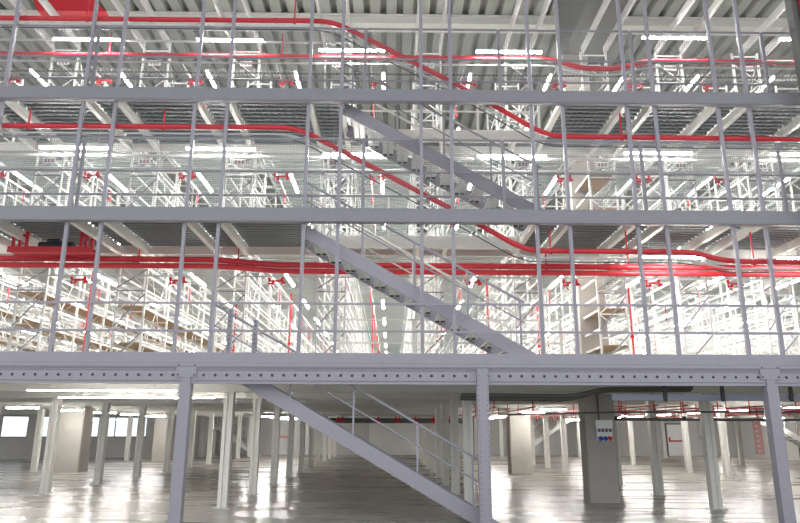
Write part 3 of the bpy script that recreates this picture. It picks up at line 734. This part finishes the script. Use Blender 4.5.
# ------------------------------------------------------------------ sprinkler branches in the aisles
def valve(p):
    x, y, z = p; m = MB()
    m.bar((x, y, z), (x, y, z - 0.3), 0.03, 0.03); m.tube([(x, y, z - 0.1), (x, y, z - 0.17)], 0.04, 8); m.tube([(x - 0.02, y, z - 0.25), (x + 0.1, y, z - 0.25)], 0.025, 8)
    m.tube([(x + 0.1, y, z - 0.28), (x + 0.1, y, z - 0.21)], 0.035, 8); m.bar((x + 0.06, y, z - 0.3), (x + 0.12, y, z - 0.38), 0.025, 0.025)
    return m
for tier in (1, 2, 3):
    zt = {1: 5.78, 2: 8.70, 3: 11.55}[tier]; k = 0
    for (x0, x1) in AIS:
        xc = x0 + 0.55
        if abs(xc) > 13: continue
        if abs(xc) / 16.7 > 0.66: continue
        r = empty('sprinkler_branch', (xc, 16.6, zt), 'sprinkler branch with red valves, %s deck, %s from the motor tray end' % (DECK[tier], ORD[k]), 'sprinkler pipe', 'sprinkler branches on the %s deck' % DECK[tier]); k += 1
        ye = {1: 34, 2: 25, 3: 21}[tier]
        m = MB(); m.tube([(xc, 16.4, zt), (xc, ye, zt)], 0.022, 8); m.build('pipe_run', M['white'], r)
        valve((xc, 17.0, zt)).build('valve', M['red'], r)
        m = MB(); m.tube([(xc + 0.1, 17.0, zt - 0.18), (xc + 0.34, 17.0, zt - 0.18)], 0.028, 8); m.tube([(xc + 0.34, 17.0, zt - 0.27), (xc + 0.34, 17.0, zt - 0.08)], 0.035, 8); m.tube([(xc + 0.29, 17.0, zt - 0.14), (xc + 0.42, 17.0, zt - 0.24)], 0.03, 8)
        m.tube([(xc, 17.0, zt - 0.18), (xc + 0.12, 17.0, zt - 0.18)], 0.02, 8); m.build('valve', M['red'], r)
        y = 18.7
        while y < ye:
            m = MB(); dl = 0.45 if tier == 1 else 0.3
            m.tube([(xc, y, zt), (xc, y, zt - dl)], 0.016, 6); m.tube([(xc, y, zt - dl), (xc, y, zt - dl - 0.05)], 0.03, 6); m.build('drop_head', M['red'], r); y += 2.4
# tall red risers down the aisles of the first deck
for k, (x, y) in enumerate(((-8.75, 19.0), (-3.4, 22.0), (-0.75, 26.0), (2.85, 19.5), (5.0, 22.5), (7.3, 20.0), (9.2, 23.0), (-5.7, 24.0))):
    m = MB(); m.tube([(x, y, Z1), (x, y, 6.3)], 0.03, 8); m.tube([(x - 0.05, y, 4.6), (x + 0.05, y, 4.6)], 0.045, 8)
    tag(m.build('sprinkler_riser', M['red'], None, (x, y, Z1)), 'thin red riser pipe standing among the first deck shelving, ' + ['under the motor tray', 'behind the stair head', 'in the middle aisle', 'beyond the stair foot', 'by the concrete pillar', 'past the pillar boards', 'towards the far end', 'past the first bracket post'][k], 'pipe', 'red risers among the shelving')

# ------------------------------------------------------------------ ground storey services
def branch(x, y0, y1, z, label, step=2.6, zt=2.96):
    r = empty('sprinkler_line', (x, y0, z), label, 'sprinkler pipe', 'sprinkler lines under the first deck')
    m = MB(); m.tube([(x, y0, z), (x, y1, z)], 0.022, 8); m.build('pipe_run', M['red'], r)
    y = y0 + 0.3
    while y < y1:
        m = MB(); m.tube([(x, y, z - 0.12), (x, y, zt)], 0.02, 6); m.tube([(x, y, z - 0.16), (x, y, z - 0.1)], 0.035, 6); m.tube([(x, y, z - 0.03), (x, y, z + 0.03)], 0.035, 6); m.build('drop_head', M['red'], r); y += step * random.uniform(0.85, 1.15)
for k, x in enumerate((3.3, 4.55, 6.9, 7.7, 8.7, 9.9, 11.1, 12.1, 14.2, 16.0)):
    branch(x, 19.5 + 0.35 * (k % 3) if x > 6 else 21.5, 43.0, 2.56, 'red sprinkler line running back under the first deck, %s past the middle post' % ORD[k])
m = MB()
pipe('service_pipe', [(-6.5, 30.0, 2.48), (2.9, 30.0, 2.48)], 0.05, M['galv'], 'upper grey service pipe crossing the middle bay under the first deck', None, hang=None)
r = pipe('service_pipe', [(-3.2, 31.0, 2.26), (3.4, 31.0, 2.26)], 0.11, M['concg'], 'thick lower grey service pipe with red valves crossing the middle bay', None)
for x in (-2.9, -2.4, -2.2, -0.6, 0.2, 0.35, 1.1, 1.9):
    m = MB(); m.tube([(x, 30.85, 2.16), (x, 30.85, 2.5)], 0.03, 8); m.tube([(x - 0.1, 30.85, 2.3), (x + 0.1, 30.85, 2.3)], 0.06, 8); o = m.build('valve', M['red'], r); o['label'] = 'red valve'
t = empty('cable_trunking', (4.9, 15.2, 2.5), 'galvanised trunking rail hung behind the perforated beam past the pillar', 'cable tray')
m = MB(); m.box(4.95, 12.5, 15.15, 15.18, 2.50, 2.62); m.box(4.95, 12.5, 15.12, 15.36, 2.49, 2.505); m.box(4.95, 12.5, 15.33, 15.36, 2.50, 2.62); m.build('channel', mat('blue_grey_steel', (0.36, 0.39, 0.50), 0.4, 0.2), t)
for x in (6.15, 7.45, 9.0, 10.6):
    m = MB(); m.box(x - 0.04, x + 0.04, 15.1, 15.14, 2.47, 2.97); m.build('bracket', M['cable'], t)
t = empty('cable_bundle', (2.0, 15.6, 2.6), 'bundle of dark cables and grey tubes bending under the first deck past the middle post', 'cable')
for k in range(4):
    m = MB(); m.tube(bend([(1.6, 15.5 + 0.1 * k, 2.62 - 0.03 * k), (4.2, 15.5 + 0.1 * k, 2.60 - 0.03 * k), (4.9, 15.6 + 0.05 * k, 2.78 - 0.02 * k), (7.0, 15.6 + 0.05 * k, 2.80 - 0.02 * k)], 0.4), 0.028 if k % 2 else 0.038, 8)
    m.build('cable_run', M['cable'] if k % 2 else M['concg'], t)
pipe('conduit', [(2.6, 16.55, 2.20), (5.6, 16.55, 2.27), (12.5, 16.55, 2.31)], 0.022, M['cable'], 'thin dark conduit passing across the concrete pillar with the socket box', None, clamps=False)
pipe('conduit', [(5.9, 20.0, 2.16), (12.5, 20.0, 2.16)], 0.04, M['concg'], 'grey conduit behind the pillar under the red sprinkler lines', None, clamps=False)
for k, x in enumerate((6.6, 8.6, 9.4)):
    m = MB(); m.box(x - 0.05, x + 0.05, 19.92, 19.957, 2.13, 2.25)
    tag(m.build('junction_box', M['dark'], None, (x, 19.96, 2.15)), 'small black junction box on the grey conduit, ' + ['beside the concrete pillar', 'middle one', 'the one away from the pillar'][k], 'junction box')

# door in the rear wall, wall box, striped panels
t = empty('door_1', (21.95, 52.9, 0), 'grey double exit door with a red push bar in the rear wall', 'door'); t['kind'] = 'structure'
m = MB(); m.box(21.35, 22.65, 52.86, 52.98, 0.02, 2.35); m.build('leaf', M['plastic'], t)
m = MB(); m.box(21.25, 21.35, 52.82, 53, 0, 2.45); m.box(22.65, 22.75, 52.82, 53, 0, 2.45); m.box(21.25, 22.75, 52.82, 53, 2.35, 2.45); m.build('frame', M['concg'], t)
m = MB(); m.tube([(21.45, 52.78, 1.12), (22.55, 52.78, 1.12)], 0.05, 8); m.box(21.45, 21.55, 52.78, 52.86, 1.05, 1.4); m.box(22.45, 22.55, 52.78, 52.86, 1.05, 1.2); m.build('push_bar', M['red'], t)
t = empty('wall_unit', (24.30, 52.7, 1.2), 'pale tapered wall unit beside the exit door', 'wall unit')
m = MB(); m.prism([(23.80, 2.7), (23.80, 1.5), (24.10, 1.1), (24.60, 1.1), (24.80, 1.5), (24.80, 2.7)], 'y', 52.45, 52.98); m.build('casing', M['plastic'], t)
m = MB(); m.box(23.90, 24.70, 52.43, 52.46, 2.2, 2.3); m.build('grille', M['ink'], t)
PINK = mat('pink_band', (0.74, 0.42, 0.42), 0.6, var=0.1)
for k, (y0, y1, dots) in enumerate(((49.2, 50.3, True), (46.4, 46.7, False), (41.9, 43.4, True), (39.6, 40.1, False), (37.6, 38.4, False))):
    m = MB(); m.box(26.73, 26.795, y0, y1, 0.25, 2.85)
    if dots:
        for i in range(7): m.box(26.715, 26.74, y0 + (y1 - y0) * 0.35, y0 + (y1 - y0) * 0.65, 0.4 + i * 0.35, 0.55 + i * 0.35, 1)
    tag(m.build('striped_hanging', [PINK, M['wallw']], None, (26.77, (y0 + y1) / 2, 0.25)), ['pink panel with pale dots on the side wall, the one beside the exit door', 'narrow pink strip between the two dotted panels on the side wall',
        'pink panel with pale dots on the side wall, the one further from the exit door', 'narrow pink strip beside the larger dotted panel', 'plain pink band at the near end of the side wall'][k], 'wall panel')
for k, y in enumerate((47.6, 44.6)):
    m = MB(); m.tube([(26.6, y, 0.05), (26.6, y, 2.9)], 0.06, 8)
    tag(m.build('wall_pipe', mat('brown_pipe', (0.25, 0.08, 0.07), 0.5), None, (26.6, y, 0.05)), ['thin dark red pipe standing on the side wall behind the dotted panel', 'thin dark red pipe standing between the dotted panels'][k], 'pipe')
t = empty('air_unit', (-20.4, 41.2, 1.2), 'grey air unit with white apron hung at the window wall', 'air unit')
p = W0 + WD * 12.9
m = MB(); wbox(m, 12.3, 13.1, -0.7, -0.02, 1.65, 2.0); m.build('casing', M['concg'], t)
m = MB(); wbox(m, 12.4, 13.1, -0.5, -0.05, 1.05, 1.62); m.build('apron', M['plastic'], t)
# hose reel sign & lamp boxes on the rear wall
m = MB(); m.box(-8.6, -7.5, 52.88, 52.94, 1.25, 1.42)
tag(m.build('wall_sign', PINK, None, (-8.0, 52.9, 1.3)), 'narrow pink sign strip on the white rear wall beside the distant stair', 'sign')
m = MB(); m.box(-14.75, -14.45, 49.9, 50.0, 1.3, 1.75)
tag(m.build('fire_box', M['red'], None, (-14.6, 49.95, 1.3)), 'small red fire box on the distant landing leg', 'fire box')

# ------------------------------------------------------------------ light, camera
w = bpy.data.worlds.new('World'); sc.world = w; w.use_nodes = True
bg = w.node_tree.nodes['Background']; bg.inputs[0].default_value = (0.93, 0.96, 1.0, 1); bg.inputs[1].default_value = 1.6
cam = bpy.data.cameras.new('Camera'); co = bpy.data.objects.new('Camera', cam); COL.objects.link(co)
p, ya, ro = math.radians(14.31244), math.radians(0.67738), math.radians(0.18649)
fw = Vector((math.sin(ya) * math.cos(p), math.cos(ya) * math.cos(p), math.sin(p)))
r0 = Vector((math.cos(ya), -math.sin(ya), 0)); u0 = r0.cross(fw)
r2 = r0 * math.cos(ro) + u0 * math.sin(ro); u2 = u0 * math.cos(ro) - r0 * math.sin(ro)
mw = Matrix((r2, u2, -fw)).transposed().to_4x4(); mw.translation = Vector((0, 0, H)); co.matrix_world = mw
cam.sensor_width = 36; cam.lens = 663.814 / 800 * 36; cam.clip_end = 300; cam.clip_start = 0.05
sc.camera = co
sc.view_settings.view_transform = 'Standard'; sc.view_settings.look = 'None'; sc.view_settings.gamma = 1
sc.view_settings.use_curve_mapping = False
sc.view_settings.exposure = 0.0
sc.cycles.use_denoising = True; sc.cycles.sample_clamp_indirect = 4.0
sc.cycles.max_bounces = 10; sc.cycles.diffuse_bounces = 5; sc.cycles.glossy_bounces = 4; sc.cycles.transparent_max_bounces = 8
